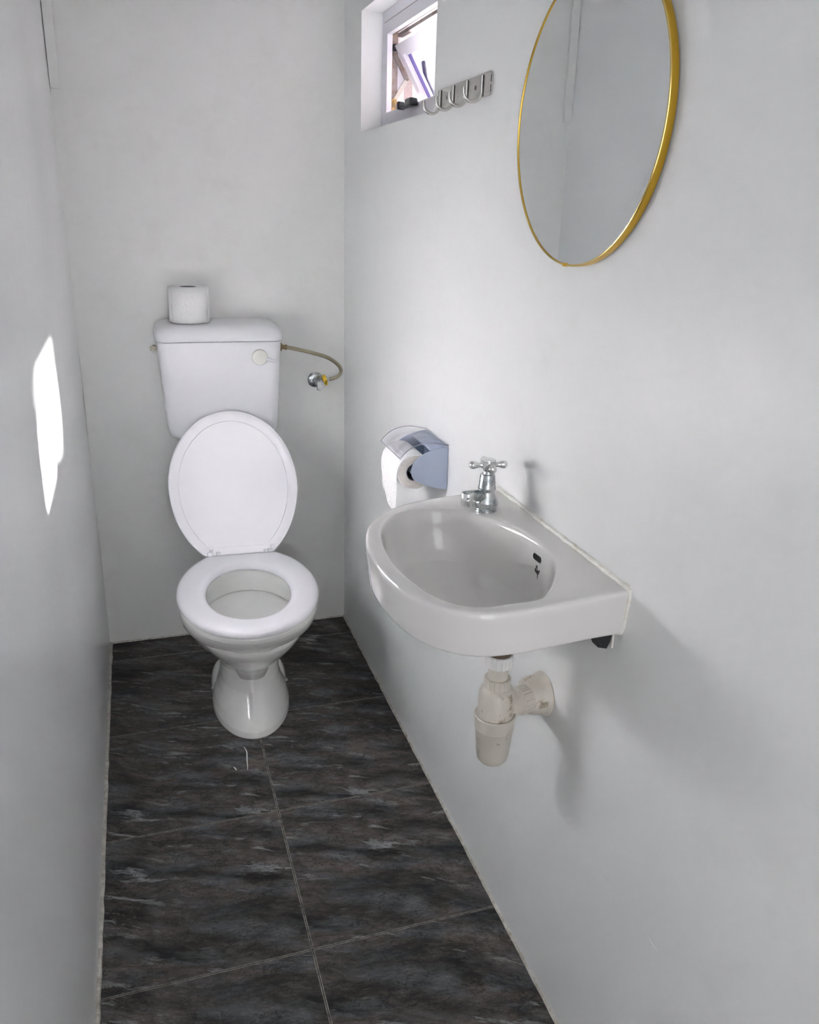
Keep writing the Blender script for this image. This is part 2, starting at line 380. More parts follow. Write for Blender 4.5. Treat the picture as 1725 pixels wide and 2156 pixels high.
# dark curved bar outside, seen through the pane
bm = bmesh.new(); tube(bm, catmull([(.28, .154, 1.739), (.28, .143, 1.719), (.28, .122, 1.691), (.28, .089, 1.665), (.275, .045, 1.635), (.24, .018, 1.575), (.18, .0, 1.535), (.129, -.004, 1.515)], 8), .0065, 10)
tag(link('curved_bar', bm, M['bar']), 'dark curved bar outside, seen through the open window pane', 'bar')

# ---------------------------------------------------------------- mirror
MY, MZ, MRY, MRZ, MD = -1.4072, 1.4391, .1967, .1884, .013
TA, TB = .0089, .0012
def ell(ry, rz, x, n=128):
    out = []
    for i in range(n):
        t = 2*PI*i/n; y, z = ry*math.cos(t), rz*math.sin(t)
        out.append(Vector((x, MY+y, MZ+z)) if x > -.004 else Vector((x - TA*y - TB*z, MY+y, MZ+z)))
    return out
mir = thing('round_mirror', 'round mirror in a thin gold metal frame on the right wall', 'mirror', (0, MY, MZ))
bm = bmesh.new()
loft(bm, [ell(MRY-.001, MRZ-.001, -.0015), ell(MRY, MRZ, -.003), ell(MRY, MRZ, -MD), ell(MRY-.0008, MRZ-.0008, -MD-.0008), ell(MRY-.0028, MRZ-.0028, -MD-.0008), ell(MRY-.003, MRZ-.003, -MD+.002)], True, False)
fr = link('frame', bm, M['gold'], mir, angle=35)
bm = bmesh.new(); tube(bm, ell(MRY-.0012, MRZ-.0012, -MD-.0006), .0014, 8, closed=True); link('frame_lip', bm, M['gold_lip'], fr)
bm = bmesh.new(); box(bm, (-MD-.0025, MY-.0035+.012, MZ-MRZ-.001), (-MD+.004, MY+.0035+.012, MZ-MRZ+.004), .001); link('frame_joint', bm, M['gold'], fr)
bm = bmesh.new(); bm.faces.new([bm.verts.new(v) for v in ell(MRY-.0027, MRZ-.0027, -MD)]); g = link('glass', bm, M['mirror'], mir, smooth=False)

# ---------------------------------------------------------------- hook rail
rail = thing('hook_rail', 'satin metal wall rail with four J hooks between window and mirror', 'hook rail', (0, -.92, 1.52))
HP0, HP1, HZ0, HZ1 = -.797, -1.066, 1.505, 1.541
bm = bmesh.new(); out = []
hc = (HZ0+HZ1)/2; hr = (HZ1-HZ0)/2
for s, yy, sg in ((1, HP1, 1), (-1, HP0, -1)):
    for k in range(-8, 9):
        a = k/8*PI*.5
        out.append((-.0005, yy + sg*.011 - sg*.011*math.cos(a), hc + (hr*math.sin(a))*(1 if s > 0 else -1)))
prism(bm, out, (-.0025, 0, 0), .0006); link('plate', bm, M['frosthook'], rail)
bm = bmesh.new()
for z0, z1 in ((hc+.002, hc+.013), (hc-.013, hc-.002)): box(bm, (-.0029, HP1+.0035, z0), (-.0034, HP1+.0050, z1))
link('end_slot', bm, M['hole'], rail)
for yy in (-.849, -.992): link('screw', lathem((-.003, yy, 1.523), (-1, 0, 0), [(0, .0038), (.0006, .0036), (.0009, .0015)], 16), M['stay'], rail)
def hook(yy):
    bm = bmesh.new()
    rr = .0165; z0 = 1.513
    pts = [Vector((-.0045, yy, 1.539)), Vector((-.0045, yy, 1.53)), Vector((-.0045, yy, z0))]
    for k in range(1, 15): a = PI*k/14; pts.append(Vector((-.0045-rr+rr*math.cos(a), yy, z0-rr*.95*math.sin(a))))
    pts.append(Vector((-.0045-2*rr, yy, z0+.006)))
    tube(bm, pts, .0031, 12); o = link('hook', bm, M['frosthook'], rail)
    bm = bmesh.new(); box(bm, (-.0030, yy-.0042, 1.507), (-.0036, yy-.0058, 1.539)); link('hook_slot', bm, M['hole'], o)
for yy in (-1.024, -.953, -.883, -.811): hook(yy)

# ---------------------------------------------------------------- cistern
def rrect(x0, x1, y0, y1, z, r, n=8):
    """rounded rectangle in plan; y0 back (no rounding), y1 front"""
    pts = []
    for cx, cy, a0, rad in ((x1-r, y1+r, -PI/2, r), (x1-r*.3, y0-r*.3, 0, r*.3), (x0+r*.3, y0-r*.3, PI/2, r*.3), (x0+r, y1+r, PI, r)):
        for k in range(n+1):
            a = a0+PI/2*k/n; pts.append(Vector((cx+rad*math.cos(a), cy+rad*math.sin(a), z)))
    return pts
cis = thing('cistern', 'white plastic toilet cistern mounted on the back wall', 'cistern', (-.388, 0, .70))
CB = -.003
bm = bmesh.new()
secs = []
for z, xl, xr, yf, r in ((.686, -.500, -.265, -.115, .04), (.688, -.515, -.250, -.135, .04), (.699, -.530, -.238, -.152, .036), (.718, -.5375, -.2325, -.158, .032), (.76, -.541, -.2295, -.161, .030), (.85, -.5465, -.225, -.169, .028), (.966, -.5535, -.2195, -.178, .026), (.968, -.5525, -.2205, -.177, .026)):
    secs.append(rrect(xl, xr, CB, yf, z, r))
loft(bm, secs); link('tank', bm, M['cistern'], cis, angle=60)
bm = bmesh.new(); secs = []
for z, g, r in ((.9695, -.002, .026), (.9705, 0, .026), (.972, .0015, .028), (.985, .0015, .03), (.996, -.001, .032), (1.004, -.006, .036), (1.0095, -.014, .04), (1.012, -.026, .044)):
    secs.append(rrect(-.5555-g, -.2175+g, CB, -.180-g, z, r))
loft(bm, secs); link('lid', bm, M['cistern'], cis, angle=60)
# flush lever on the front
lv = link('flush_lever', lathem((-.283, -.173, .926), (0, -1, 0), [(0, .0215), (.004, .0220), (.010, .0215), (.0125, .0200), (.0135, .014), (.0135, .0)], 32), mat('old_white_plastic', (.78, .77, .72), .35), cis)
bm = bmesh.new(); tube(bm, [(-.268, -.181, .9225), (-.258, -.186, .9200), (-.248, -.188, .917), (-.239, -.188, .915)], lambda t: .0048-.0018*t, 12); link('lever_arm', bm, M['cistern'], lv)
# overflow nut on the left side
nb = bmesh.new(); lathe(nb, (-.552, -.09, .942), (-1, 0, 0), [(0, .006), (.004, .006), (.004, .0105), (.012, .0105), (.012, .007), (.019, .0065)], 6)
link('side_nut', nb, dirt(mat('dirty_nut', (.6, .56, .45), .6), (.66, .62, .52), (.2, .17, .1), 70, .45, .6), cis)
# inlet stem on the right
link('inlet_stem', lathem((-.2245, -.08, .938), (1, 0, 0), [(0, .0065), (.006, .0065)], 16), M['brass_nut'], cis)

# hose from the cistern to the stop valve
hose = thing('supply_hose', 'braided metal hose looping from the cistern to the wall valve', 'hose', (-.12, -.06, .9))
hp = catmull([(-.1965, -.08, .9365), (-.178, -.08, .9335), (-.150, -.08, .927), (-.112, -.078, .917), (-.075, -.074, .905), (-.048, -.069, .890), (-.029, -.064, .872), (-.0235, -.058, .856), (-.031, -.052, .842), (-.045, -.047, .8345), (-.057, -.044, .8315)], 10)
bm = bmesh.new(); tube(bm, hp, .0055, 14)
br = mat('braided_steel', (.42, .37, .27), .36, .9)
nt = br.node_tree; wv = nt.nodes.new('ShaderNodeTexVoronoi'); wv.inputs['Scale'].default_value = 700; tcn = nt.nodes.new('ShaderNodeTexCoord'); bpn = nt.nodes.new('ShaderNodeBump'); bpn.inputs['Strength'].default_value = .6; bpn.inputs['Distance'].default_value = .001
nt.links.new(tcn.outputs['Object'], wv.inputs['Vector']); nt.links.new(wv.outputs['Distance'], bpn.inputs['Height']); nt.links.new(bpn.outputs[0], nt.nodes['Principled BSDF'].inputs['Normal'])
link('braid', bm, br, hose)
link('hex_nut', lathem((-.2175, -.08, .9385), (1, 0, -.08), [(0.002, .0115), (.003, .0125), (.011, .0125), (.012, .0115)], 6), M['brass_nut'], hose, angle=20)
link('ferrule', lathem((-.206, -.08, .9378), (1, 0, -.12), [(0, .0065), (.011, .0062), (.011, .0078), (.015, .0078), (.0155, .0065)], 20), M['brass_nut'], hose)

# stop valve
val = thing('stop_valve', 'chrome stop valve with a yellow ring on the back wall', 'valve', (-.092, 0, .823))
link('flange', lathem((-.092, -.001, .8235), (0, -1, 0), [(0, .0235), (.002, .0235), (.006, .0195), (.008, .013), (.008, .0095), (.03, .0090)], 36), M['chrome_worn'], val)
link('valve_body', lathem((-.094, -.028, .8215), (1, 0, .22), [(-.006, .004), (0, .0095), (.014, .0095), (.02, .0085), (.036, .0085)], 20), M['chrome_worn'], val)
bm = bmesh.new(); prism(bm, [(-.091, -.036, .8325), (-.083, -.040, .8330), (-.066, -.042, .8165), (-.087, -.044, .7985), (-.095, -.042, .800), (-.0955, -.038, .829)], (0, -.010, 0), .0015); link('tap_handle', bm, dirt(mat('dull_handle', (.4, .4, .4), .42, .75), (.42, .43, .44), (.16, .17, .18), 70, .45, .6), val)
bm = bmesh.new(); lathe(bm, (-.0755, -.040, .8265), (1, 0, .26), [(0, .0155), (.001, .017), (.010, .017), (.011, .0155)], 8); yr = link('yellow_ring', bm, M['yellow'], val, angle=20)
bm = bmesh.new()
for k in range(3): box(bm, (-.0715+k*.0016*.2, -.0580, .8195+k*.004), (-.0685+k*.0016*.2, -.0574, .8220+k*.004))
link('printed_mark', bm, M['hole'], yr)

# ---------------------------------------------------------------- toilet
X0, SLP = -.3505, -.0565
def tw(u, v, z): return Vector((X0 + SLP*v + u, -v + SLP*u, z))
def egg(hw, vf, vb, z, vc=.53, n=96, ef=1.0, clip=None, zf=None):
    pts = []
    for i in range(n):
        t = 2*PI*i/n; c, s = math.cos(t), math.sin(t)
        u = hw*math.copysign(abs(c)**ef, c); k = math.copysign(abs(s)**ef, s)
        v = vc + (vf-vc)*k if s >= 0 else vc + (vc-vb)*k
        if clip is not None: v = max(v, clip)
        pts.append(tw(u, v, z if zf is None else zf(u, v)))
    return pts
wc = thing('toilet', 'white ceramic toilet with its seat down and lid raised', 'toilet', (-.385, -.45, 0))
bm = bmesh.new(); rings = []
prof = [  # z, half width, front, back, centre
 (0, .104, .628, .23, .43), (.004, .1065, .632, .23, .43), (.020, .1055, .627, .23, .43), (.045, .0990, .608, .23, .43), (.070, .0890, .580, .23, .43), (.095, .0820, .553, .23, .43),
 (.122, .0795, .535, .22, .43), (.142, .0800, .527, .22, .43), (.160, .086, .532, .22, .44), (.180, .096, .556, .22, .45), (.205, .110, .590, .22, .46), (.235, .1275, .628, .215, .48),
 (.262, .1430, .661, .21, .50), (.290, .1545, .694, .21, .51), (.312, .1615, .717, .21, .52), (.330, .1655, .735, .21, .525), (.345, .1680, .748, .21, .53), (.358, .1690, .757, .21, .53), (.368, .1685, .759, .21, .53), (.374, .1660, .757, .21, .53)]
import bisect
def interp(z):
    zs = [p_[0] for p_ in prof]; i = min(max(bisect.bisect_right(zs, z)-1, 0), len(prof)-2)
    a, b = prof[i], prof[i+1]; t = (z-a[0])/(b[0]-a[0]); return [a[k]+(b[k]-a[k])*t for k in range(5)]
nz_ = 150
for j in range(nz_+1):
    z = .374*j/nz_; _, hw, vf, vb, vc = interp(z); ring = egg(hw, vf, vb, z, vc, 160)
    # raised rim band; its lower edge swoops down to the middle of the front
    ctr = tw(0, vc, z)
    for i, p_ in enumerate(ring):
        t = 2*PI*i/160; s, c = math.sin(t), math.cos(t)
        if s > -.2:
            a = abs(c)                                  # 0 at the very front, 1 at the sides
            zc = .328 - .006*max(0, min(1, (a-.35)/.5)) - .060*math.exp(-a/.24) - .14*math.exp(-((a)/.10)**2)
            w = max(0, min(1, (z-zc)/.007)); w = w*w*(3-2*w); f = max(0, min(1, (z-.215)/.065)); w *= f*f*(3-2*f)
            d = (p_-ctr); d.z = 0; p_ += d.normalized()*.0075*w*(1 if z < .37 else 1-(z-.37)/.004*.3)*min(1, (s+.2)*3)
    rings.append(ring)
# down into the bowl
OP = dict(vc=.55)
for (z, hw, vf, vb) in ((.3755, .150, .742, .35), (.374, .128, .722, .360), (.365, .122, .716, .366), (.345, .121, .716, .367), (.318, .124, .718, .365), (.311, .124, .718, .365), (.308, .126, .720, .363), (.306, .137, .732, .354), (.300, .136, .730, .357), (.275, .122, .710, .395), (.24, .095, .672, .43), (.21, .068, .635, .46), (.18, .048, .60, .475), (.15, .035, .58, .49)):
    rings.append(egg(hw, vf, vb, z, .55, 160))
loft(bm, rings, True, True); link('bowl', bm, M['ceramic'], wc, angle=70)
bm = bmesh.new(); bm.faces.new([bm.verts.new(p_) for p_ in egg(.0655, .632, .462, .2055, .55, 64)]); link('water', bm, M['water'], wc)
# foot flanges with the floor bolts
for sg in (-1, 1):
    bm = bmesh.new(); rg = []
    for z, k in ((.0005, 1.0), (.004, 1.03), (.03, 1.0), (.052, .9), (.066, .7), (.074, .45)):
        rg.append([tw(sg*(.070+.036*k*max(0, math.cos(t)))*1.0 - sg*.02*k*max(0, -math.cos(t)), .36+.085*k*math.sin(t), z) for t in [2*PI*i/40 for i in range(40)]])
    loft(bm, rg); ft = link('foot_flange', bm, M['ceramic'], wc, angle=60)
    q = tw(sg*.098, .407, .034)
    link('floor_bolt', lathem(q, (sg*.75, -.5, .35), [(0, .0055), (.006, .0055), (.009, .004), (.010, .001)], 14), M['steel'], ft)
# seat ring
SZ = .3775
bm = bmesh.new(); rg = []
O = lambda g, z: egg(.1800-g, .7755-g, .262+g, z, .525, 128, clip=.308+g*.6)
I = lambda g, z: egg(.1055+g,   .7000+g, .379-g, z, .540, 128, ef=.98)
for g, z in ((.006, SZ), (.001, SZ+.002), (0, SZ+.008), (.0015, SZ+.014), (.006, SZ+.0185), (.013, SZ+.021), (.022, SZ+.022)): rg.append(O(g, z))
for g, z in ((.020, SZ+.0215), (.011, SZ+.0195), (.004, SZ+.015), (.0005, SZ+.009), (0, SZ+.005), (.003, SZ)): rg.append(I(g, z))
rg.append(rg[0]); loft(bm, rg, False, False); bmesh.ops.remove_doubles(bm, verts=bm.verts[:], dist=1e-6)
seat = link('seat', bm, M['seat'], wc, angle=50)
for (u, v) in ((-.12, .47), (.12, .47), (-.10, .66), (.10, .66)):
    link('seat_buffer', boxm(tw(u-.012, v-.01, .3745), tw(u+.012, v+.01, SZ+.002), .0012), M['seat'], seat)
# lid, raised and leaning on the cistern
HG = (.300, .404); LTOP = (.200, .783)
ld = Vector((0, -(LTOP[0]-HG[0]), LTOP[1]-HG[1])); LL = ld.length; ld.normalize(); ln = Vector((0, -ld.z, ld.y))  # ln faces the camera
def lp(u, s, t): return Vector((X0+SLP*HG[0]+u-.010, -HG[0]+SLP*u, HG[1])) + ld*s + ln*t
def legg(g, t, n=128):
    pts = []
    for i in range(n):
        a = 2*PI*i/n; c, s = math.cos(a), math.sin(a); sc_ = .183
        v = sc_ + ((LL-sc_-g)*s if s >= 0 else (sc_+.045-g)*s); v = max(v, -.010+g*.8)
        pts.append(lp((.1765-g)*c, v, t))
    return pts
bm = bmesh.new()
loft(bm, [legg(.02, -.012), legg(.004, -.011), legg(0, -.006), legg(0, .004), legg(.0012, .0056), legg(.0030, .0054), legg(.0045, .0044), legg(.015, .0040), legg(.0268, .0040), legg(.0280, .0050), legg(.0292, .0040), legg(.06, .0036), legg(.11, .0034)])
lid = link('seat_lid', bm, M['seat'], wc, angle=32)
# hinges
for sg in (-1, 1):
    bm = bmesh.new()
    c0 = tw(sg*.0835, .309, .4005)
    lathe(bm, c0-Vector((.012, 0, 0)), (1, 0, 0), [(0, .006), (.0008, .0072), (.0112, .0072), (.012, .006)], 18)
    lathe(bm, c0+Vector((-.012 if sg > 0 else .0125, 0, 0))+Vector((-.0115 if sg > 0 else 0, 0, 0)), (1, 0, 0), [(0, .0055), (.0008, .0064), (.0100, .0064), (.011, .0055)], 18)
    box(bm, c0+Vector((sg*.001-.005, .004, -.012)), c0+Vector((sg*.001+.005, .013, .016)), .002)
    link('hinge', bm, M['seat'], wc)

# ---------------------------------------------------------------- toilet paper on the cistern
def roll(t, base, axis, L, R, rc, matside=M['paper_side'], matout=M['paper'], nrm=48):
    bm = bmesh.new(); d, u, w = frame_of(axis)
    prof_ = [(0, rc), (0, R-.003), (.001, R-.001), (.003, R), (L-.003, R), (L-.001, R-.001), (L, R-.003), (L, rc)]
    rings_ = [[Vector(base)+d*h+(u*math.cos(2*PI*i/nrm)+w*math.sin(2*PI*i/nrm))*(r+.0006*noise.noise(Vector((i*.5, h*80, 1)))) for i in range(nrm)] for h, r in prof_]
    loft(bm, rings_, False, False); o = link('tissue', bm, [matout, matside], t)
    for p_ in o.data.polygons:
        if abs(p_.normal.dot(d)) > .9: p_.material_index = 1
    bm = bmesh.new(); rings_ = [[Vector(base)+d*h+(u*math.cos(2*PI*i/nrm)+w*math.sin(2*PI*i/nrm))*r for i in range(nrm)] for h, r in ((.0005, rc), (L-.0005, rc), (L-.0005, rc-.0015), (.0005, rc-.0015), (.0005, rc))]
    loft(bm, rings_, False, False); link('cardboard_core', bm, M['card'], t)
    return o
tp = thing('toilet_roll', 'full white toilet paper roll standing on the cistern lid', 'toilet paper', (-.459, -.083, 1.0121))
ro = roll(tp, (-.459, -.083, 1.0125), (0, 0, 1), .095, .0545, .0225, matside=M['paper'])
# loose outer sheet edge
bm = bmesh.new(); rg = []
for h in (0.001, .05, .094):
    rg.append([Vector((-.459, -.083, 1.0125+h)) + Vector((math.cos(a), math.sin(a), 0))*(.0552+.0012*max(0, (k-14)/6)) for k in range(21) for a in [-2.6+k*.1]])
loft(bm, rg, False, False, closed=False)
sh = link('loose_sheet', bm, M['paper'], tp); md = sh.modifiers.new('s', 'SOLIDIFY'); md.thickness = .0005

# ---------------------------------------------------------------- paper holder with a roll
HY0, HY1 = -.790, -.936
hol = thing('paper_holder', 'pale blue plastic paper holder with a clear cover on right wall', 'toilet paper holder', (0, -.86, .81))
bm = bmesh.new(); box(bm, (-.0005, HY0, .768), (-.006, HY1+.002, .858), .002); link('back_plate', bm, M['blue'], hol)
def side_outline(y):
    top = catmull([(-.001, y, .8585), (-.022, y, .8565), (-.045, y, .8495), (-.064, y, .8385), (-.074, y, .8300), (-.0795, y, .818), (-.0805, y, .805), (-.077, y, .794), (-.066, y, .786), (-.045, y, .776), (-.022, y, .769), (-.006, y, .7655), (-.001, y, .7650)], 4)
    return top
for y in (HY1, HY0-.004):
    bm = bmesh.new(); prism(bm, side_outline(y), (0, .004, 0), .0013); link('side_plate', bm, M['blue'], hol, angle=50)
# lower curved rib behind the roll
bm = bmesh.new(); rg = [[Vector((-.006-.026*math.sin(a)*0-.03*k/8, y, .8565-.008*(k/8)**2)) for k in range(9) for a in [0]] for y in (HY0-.005, HY1+.005)]
loft(bm, rg, False, False, closed=False); o = link('top_rib', bm, M['blue'], hol); md = o.modifiers.new('s', 'SOLIDIFY'); md.thickness = .0015
# clear cover arching over the roll
cv = catmull([(-.001, 0, .8615), (-.018, 0, .8655), (-.040, 0, .8690), (-.064, 0, .8670), (-.084, 0, .8590), (-.098, 0, .8480), (-.106, 0, .8385)], 6)
bm = bmesh.new(); rg = []
for y in (HY0+.001, HY1+.0005): rg.append([Vector((p_.x, y, p_.z)) for p_ in cv])
loft(bm, rg, False, False, closed=False); o = link('clear_cover', bm, M['clear'], hol); md = o.modifiers.new('s', 'SOLIDIFY'); md.thickness = .0018
# thicker edges of the cover catch the light
bm = bmesh.new()
for y in (HY0+.001, HY1+.001): tube(bm, [Vector((p_.x, y, p_.z)) for p_ in cv], .0010, 6)
tube(bm, [(-.106, HY0, .8385), (-.106, HY1, .8385)], .0012, 6); link('cover_edge', bm, mat('cover_edge', (.55, .54, .60), .25, **{'Alpha': .55}), hol)
# spindle
link('spindle', lathem((-.070, HY0-.004, .8065), (0, -1, 0), [(0, .010), (.132, .010)], 20), M['blue'], hol)
tr = thing('toilet_roll', 'toilet paper roll hanging in the pale blue wall holder', 'toilet paper', (-.070, -.865, .805))
roll(tr, (-.070, -.925, .8045), (0, 1, 0), .118, .0385, .0185)
# hanging tail: leaves the roll at the front and drops to a torn slanted edge
bm = bmesh.new(); rg = []
yl = [-.925+.118*k/10 for k in range(11)]
path = [(-.070-.0392*math.cos(a), .8045+.0392*math.sin(a)) for a in (1.2, .8, .4, .1)] + [(-.1095, .795), (-.1090, .78), (-.1075, .765), (-.107, .75), (-.1075, .735), (-.108, .722), (-.1065, .71), (-.105, .70)]
for k, (x, z) in enumerate(path):
    row = []
    for j, y in enumerate(yl):
        f = max(0, (k-4)/7)
        zz = z + f*.035*(j/10)                 # slanted tear: far side ends higher
        row.append(Vector((x + .002*f*math.sin(j*.9+k*.6) + .003*f*f*noise.noise(Vector((j*.5, k*.4, 2))), y + .006*f*(1-j/10), zz + (.0015*noise.noise(Vector((j*2.3, 7, 1))) if k == len(path)-1 else 0))))
    rg.append(row)
loft(bm, rg, False, False, closed=False); o = link('hanging_sheet', bm, M['paper'], tr, angle=80)
md = o.modifiers.new('u', 'SUBSURF'); md.levels = md.render_levels = 2
md = o.modifiers.new('s', 'SOLIDIFY'); md.thickness = .0005

# ---------------------------------------------------------------- basin
bas = thing('wash_basin', 'small white ceramic wash basin hung on the right wall', 'sink', (0, -1.41, .85))
outer = [(-.0008, -1.197), (-.03, -1.199), (-.06, -1.201), (-.10, -1.206), (-.143, -1.214), (-.182, -1.226), (-.218, -1.245), (-.250, -1.273), (-.275, -1.310), (-.291, -1.355), (-.3005, -1.40), (-.3045, -1.455), (-.301, -1.51), (-.291, -1.560), (-.272, -1.600), (-.245, -1.630), (-.208, -1.647), (-.16, -1.650), (-.11, -1.646), (-.055, -1.639), (-.0008, -1.635)]
inner = [(-.129, -1.624), (-.172, -1.6275), (-.212, -1.626), (-.242, -1.608), (-.264, -1.568), (-.2775, -1.505), (-.280, -1.440), (-.271, -1.370), (-.253, -1.316), (-.226, -1.284), (-.195, -1.266), (-.160, -1.262), (-.128, -1.270), (-.100, -1.288), (-.081, -1.320), (-.063, -1.358), (-.049, -1.403), (-.042, -1.450), (-.043, -1.492), (-.058, -1.534), (-.080, -1.572), (-.103, -1.602)]
oc = [Vector((x, y)) for x, y in outer]
oc_f = catmull([(x, y, 0) for x, y in outer], 8)
oc_f = [Vector((p_.x, p_.y)) for p_ in oc_f]
ic_f = [Vector((p_.x, p_.y)) for p_ in catmull([(x, y, 0) for x, y in inner], 8, closed=True)]
BC = Vector((-.160, -1.445))
def cast(poly, a, grow=0):
    d = Vector((math.cos(a), math.sin(a))); best = 0; n = len(poly)
    for i in range(n):
        p_, q = poly[i]-BC, poly[(i+1) % n]-BC; e = q-p_
        den = d.x*e.y-d.y*e.x
        if abs(den) < 1e-12: continue
        t = (p_.x*e.y-p_.y*e.x)/den; s = (p_.x*d.y-p_.y*d.x)/den
        if -1e-9 <= s <= 1+1e-9 and t > best: best = t
    return BC + d*best
NB = 240
# directions evenly spread, and denser where the wall corners are
angs = sorted([2*PI*i/NB for i in range(NB)] + [math.atan2(y-BC.y, .0-.0008-BC.x) % (2*PI) for y in (-1.197, -1.635)])
NB = len(angs)
OUT = [cast(oc_f, a) for a in angs]; INN = [cast(ic_f, a) for a in angs]
def ins(p_, g):           # move inward, never off the wall
    d = (BC-p_); q = p_ + d.normalized()*g
    if p_.x > -.002: q.x = p_.x
    return q
def ring2(P, z): return [Vector((p_.x, p_.y, z if not callable(z) else z(p_))) for p_ in P]
def blend(a, b, t): return [p_*(1-t)+q*t for p_, q in zip(a, b)]
def scl(P, k): return [BC + (p_-BC)*k for p_ in P]
bm = bmesh.new(); rg = []
SB = .7835
DR = Vector((-.118, -1.455))                   # drain
def toD(P, k): return [DR + (p_-DR)*k for p_ in P]
rg.append(ring2(toD(INN, .18), .716)); rg.append(ring2(toD(INN, .42), .722)); rg.append(ring2(toD(INN, .66), .748)); rg.append(ring2(toD(INN, .86), .772)); rg.append(ring2(scl(INN, 1.0), SB-.001))
rg.append(ring2([ins(p_, .012) for p_ in OUT], SB)); rg.append(ring2([ins(p_, .0085) for p_ in OUT], SB)); rg.append(ring2([ins(p_, .0065) for p_ in OUT], SB+.0015)); rg.append(ring2([ins(p_, .0060) for p_ in OUT], SB+.005))
for k in range(1, 8): rg.append(ring2([ins(p_, .0060*(1-k/8)) for p_ in OUT], SB+.005+(.842-SB-.005)*k/8))
for g, z in ((0, .842), (.0006, .8455), (.0022, .8482), (.005, .8498), (.009, .8503)): rg.append(ring2([ins(p_, g) for p_ in OUT], z))
O2 = [ins(p_, .009) for p_ in OUT]; I2 = scl(INN, 1.012)
for t in (.3, .6, .85): rg.append(ring2(blend(O2, I2, t), .8503))
rg.append(ring2(I2, .8500)); rg.append(ring2(scl(INN, 1.0), .8492)); rg.append(ring2(scl(INN, .988), .8470)); rg.append(ring2(scl(INN, .977), .8430))
for k, z in ((.965, .835), (.95, .822), (.93, .806), (.90, .790), (.85, .773), (.77, .757), (.66, .745), (.52, .737), (.36, .7325), (.2, .730), (.10, .7295)):
    w = (1-k)**1.2; P = [BC*(1-w) + DR*w + (p_-BC)*k for p_ in INN]; rg.append(ring2(P, z))
loft(bm, rg, True, True)
bvh = BVHTree.FromBMesh(bm)
bowl = link('basin_body', bm, M['ceramic_basin'], bas, angle=55)
# drain, overflow, dark chip mark below it
link('drain', lathem((DR.x, DR.y, .7285), (0, 0, 1), [(0, .021), (.002, .021), (.003, .017), (.002, .014), (.0005, .012)], 32), M['chrome_worn'], bas)
def on_bowl(y, z, dy=0):
    hit, nrm, _, _ = bvh.ray_cast(Vector((BC.x, y, z)), Vector((1, dy, 0)).normalized()); return hit, nrm
def conform(pts2, y0, z0, m, name, lift=.0007):
    """a flat mark laid onto the curved bowl wall, point by point"""
    b = bmesh.new(); n = len(pts2); ring_prev = None
    cx_, cy_ = sum(p_[0] for p_ in pts2)/n, sum(p_[1] for p_ in pts2)/n
    def at(x, y):
        h, nr = on_bowl(y0-x, z0+y); nr = -nr if nr.x > 0 else nr; return h+nr*lift
    mid = b.verts.new(at(cx_, cy_))
    for k in (.34, .67, 1.0):
        cur = [b.verts.new(at(cx_+(x-cx_)*k, cy_+(y-cy_)*k)) for x, y in pts2]
        for i in range(n):
            q = (i+1) % n
            b.faces.new((mid, cur[i], cur[q])) if ring_prev is None else b.faces.new((ring_prev[i], cur[i], cur[q], ring_prev[q]))
        ring_prev = cur
    co = [v.co.copy() for v in ring_prev]; return link(name, b, m, bas), co
slot = [(math.copysign(.0080, math.cos(t))+.0058*math.cos(t), .0058*math.sin(t)) for t in [2*PI*(k+.5)/32 for k in range(32)]]
_, co = conform(slot, -1.452, .8265, M['hole'], 'overflow_hole')
b2 = bmesh.new(); tube(b2, co, .0009, 8, closed=True); link('overflow_rim', b2, M['ceramic_basin'], bas)
mk = [(1.25*x_, 1.25*y_) for x_, y_ in [(-.0045, .006), (-.001, .0062), (-.0008, .002), (.003, .0010), (.005, .0032), (.0062, .0022), (.0052, -.0022), (.004, -.0035), (.0052, -.0085), (.0035, -.0088), (.0015, -.004), (-.002, -.003), (-.005, -.0022), (-.006, .0005), (-.0042, .002)]]
conform(mk, -1.458, .8080, M['black'], 'dark_mark')
# sealant where it meets the wall
b3 = bmesh.new(); pts = []
for i in range(60):
    y = -1.196-.437*i/59; pts.append(Vector((-.0015+.0012*noise.noise(Vector((y*40, 0, 3))), y, .8525+.0012*noise.noise(Vector((y*60, 5, 3))))))
tube(b3, pts, lambda t: .0042*(1+.35*noise.noise(Vector((t*25, 0, 0)))), 8)
pts = [Vector((-.001, -1.6345, .853)), Vector((-.001, -1.6350, .84)), Vector((-.001, -1.6330, .82)), Vector((-.001, -1.6310, .80)), Vector((-.002, -1.6275, .7855)), Vector((-.007, -1.622, .7825))]
tube(b3, catmull(pts, 6), lambda t: .0032*(1+.3*noise.noise(Vector((t*15, 3, 0)))), 8); link('sealant', b3, M['sealant'], bas)
# black fixing bracket under the near corner
b3 = bmesh.new(); prism(b3, [(-.036, -1.614, .7825), (-.004, -1.614, .7825), (-.008, -1.614, .764), (-.012, -1.614, .753), (-.026, -1.614, .757), (-.031, -1.614, .769)], (0, .018, 0), .0015); link('fixing_bracket', b3, M['black'], bas)
b3 = bmesh.new(); box(b3, (-.001, -1.613, .782), (-.0045, -1.596, .752), .001); link('bracket_plate', b3, M['sealant'], bas)

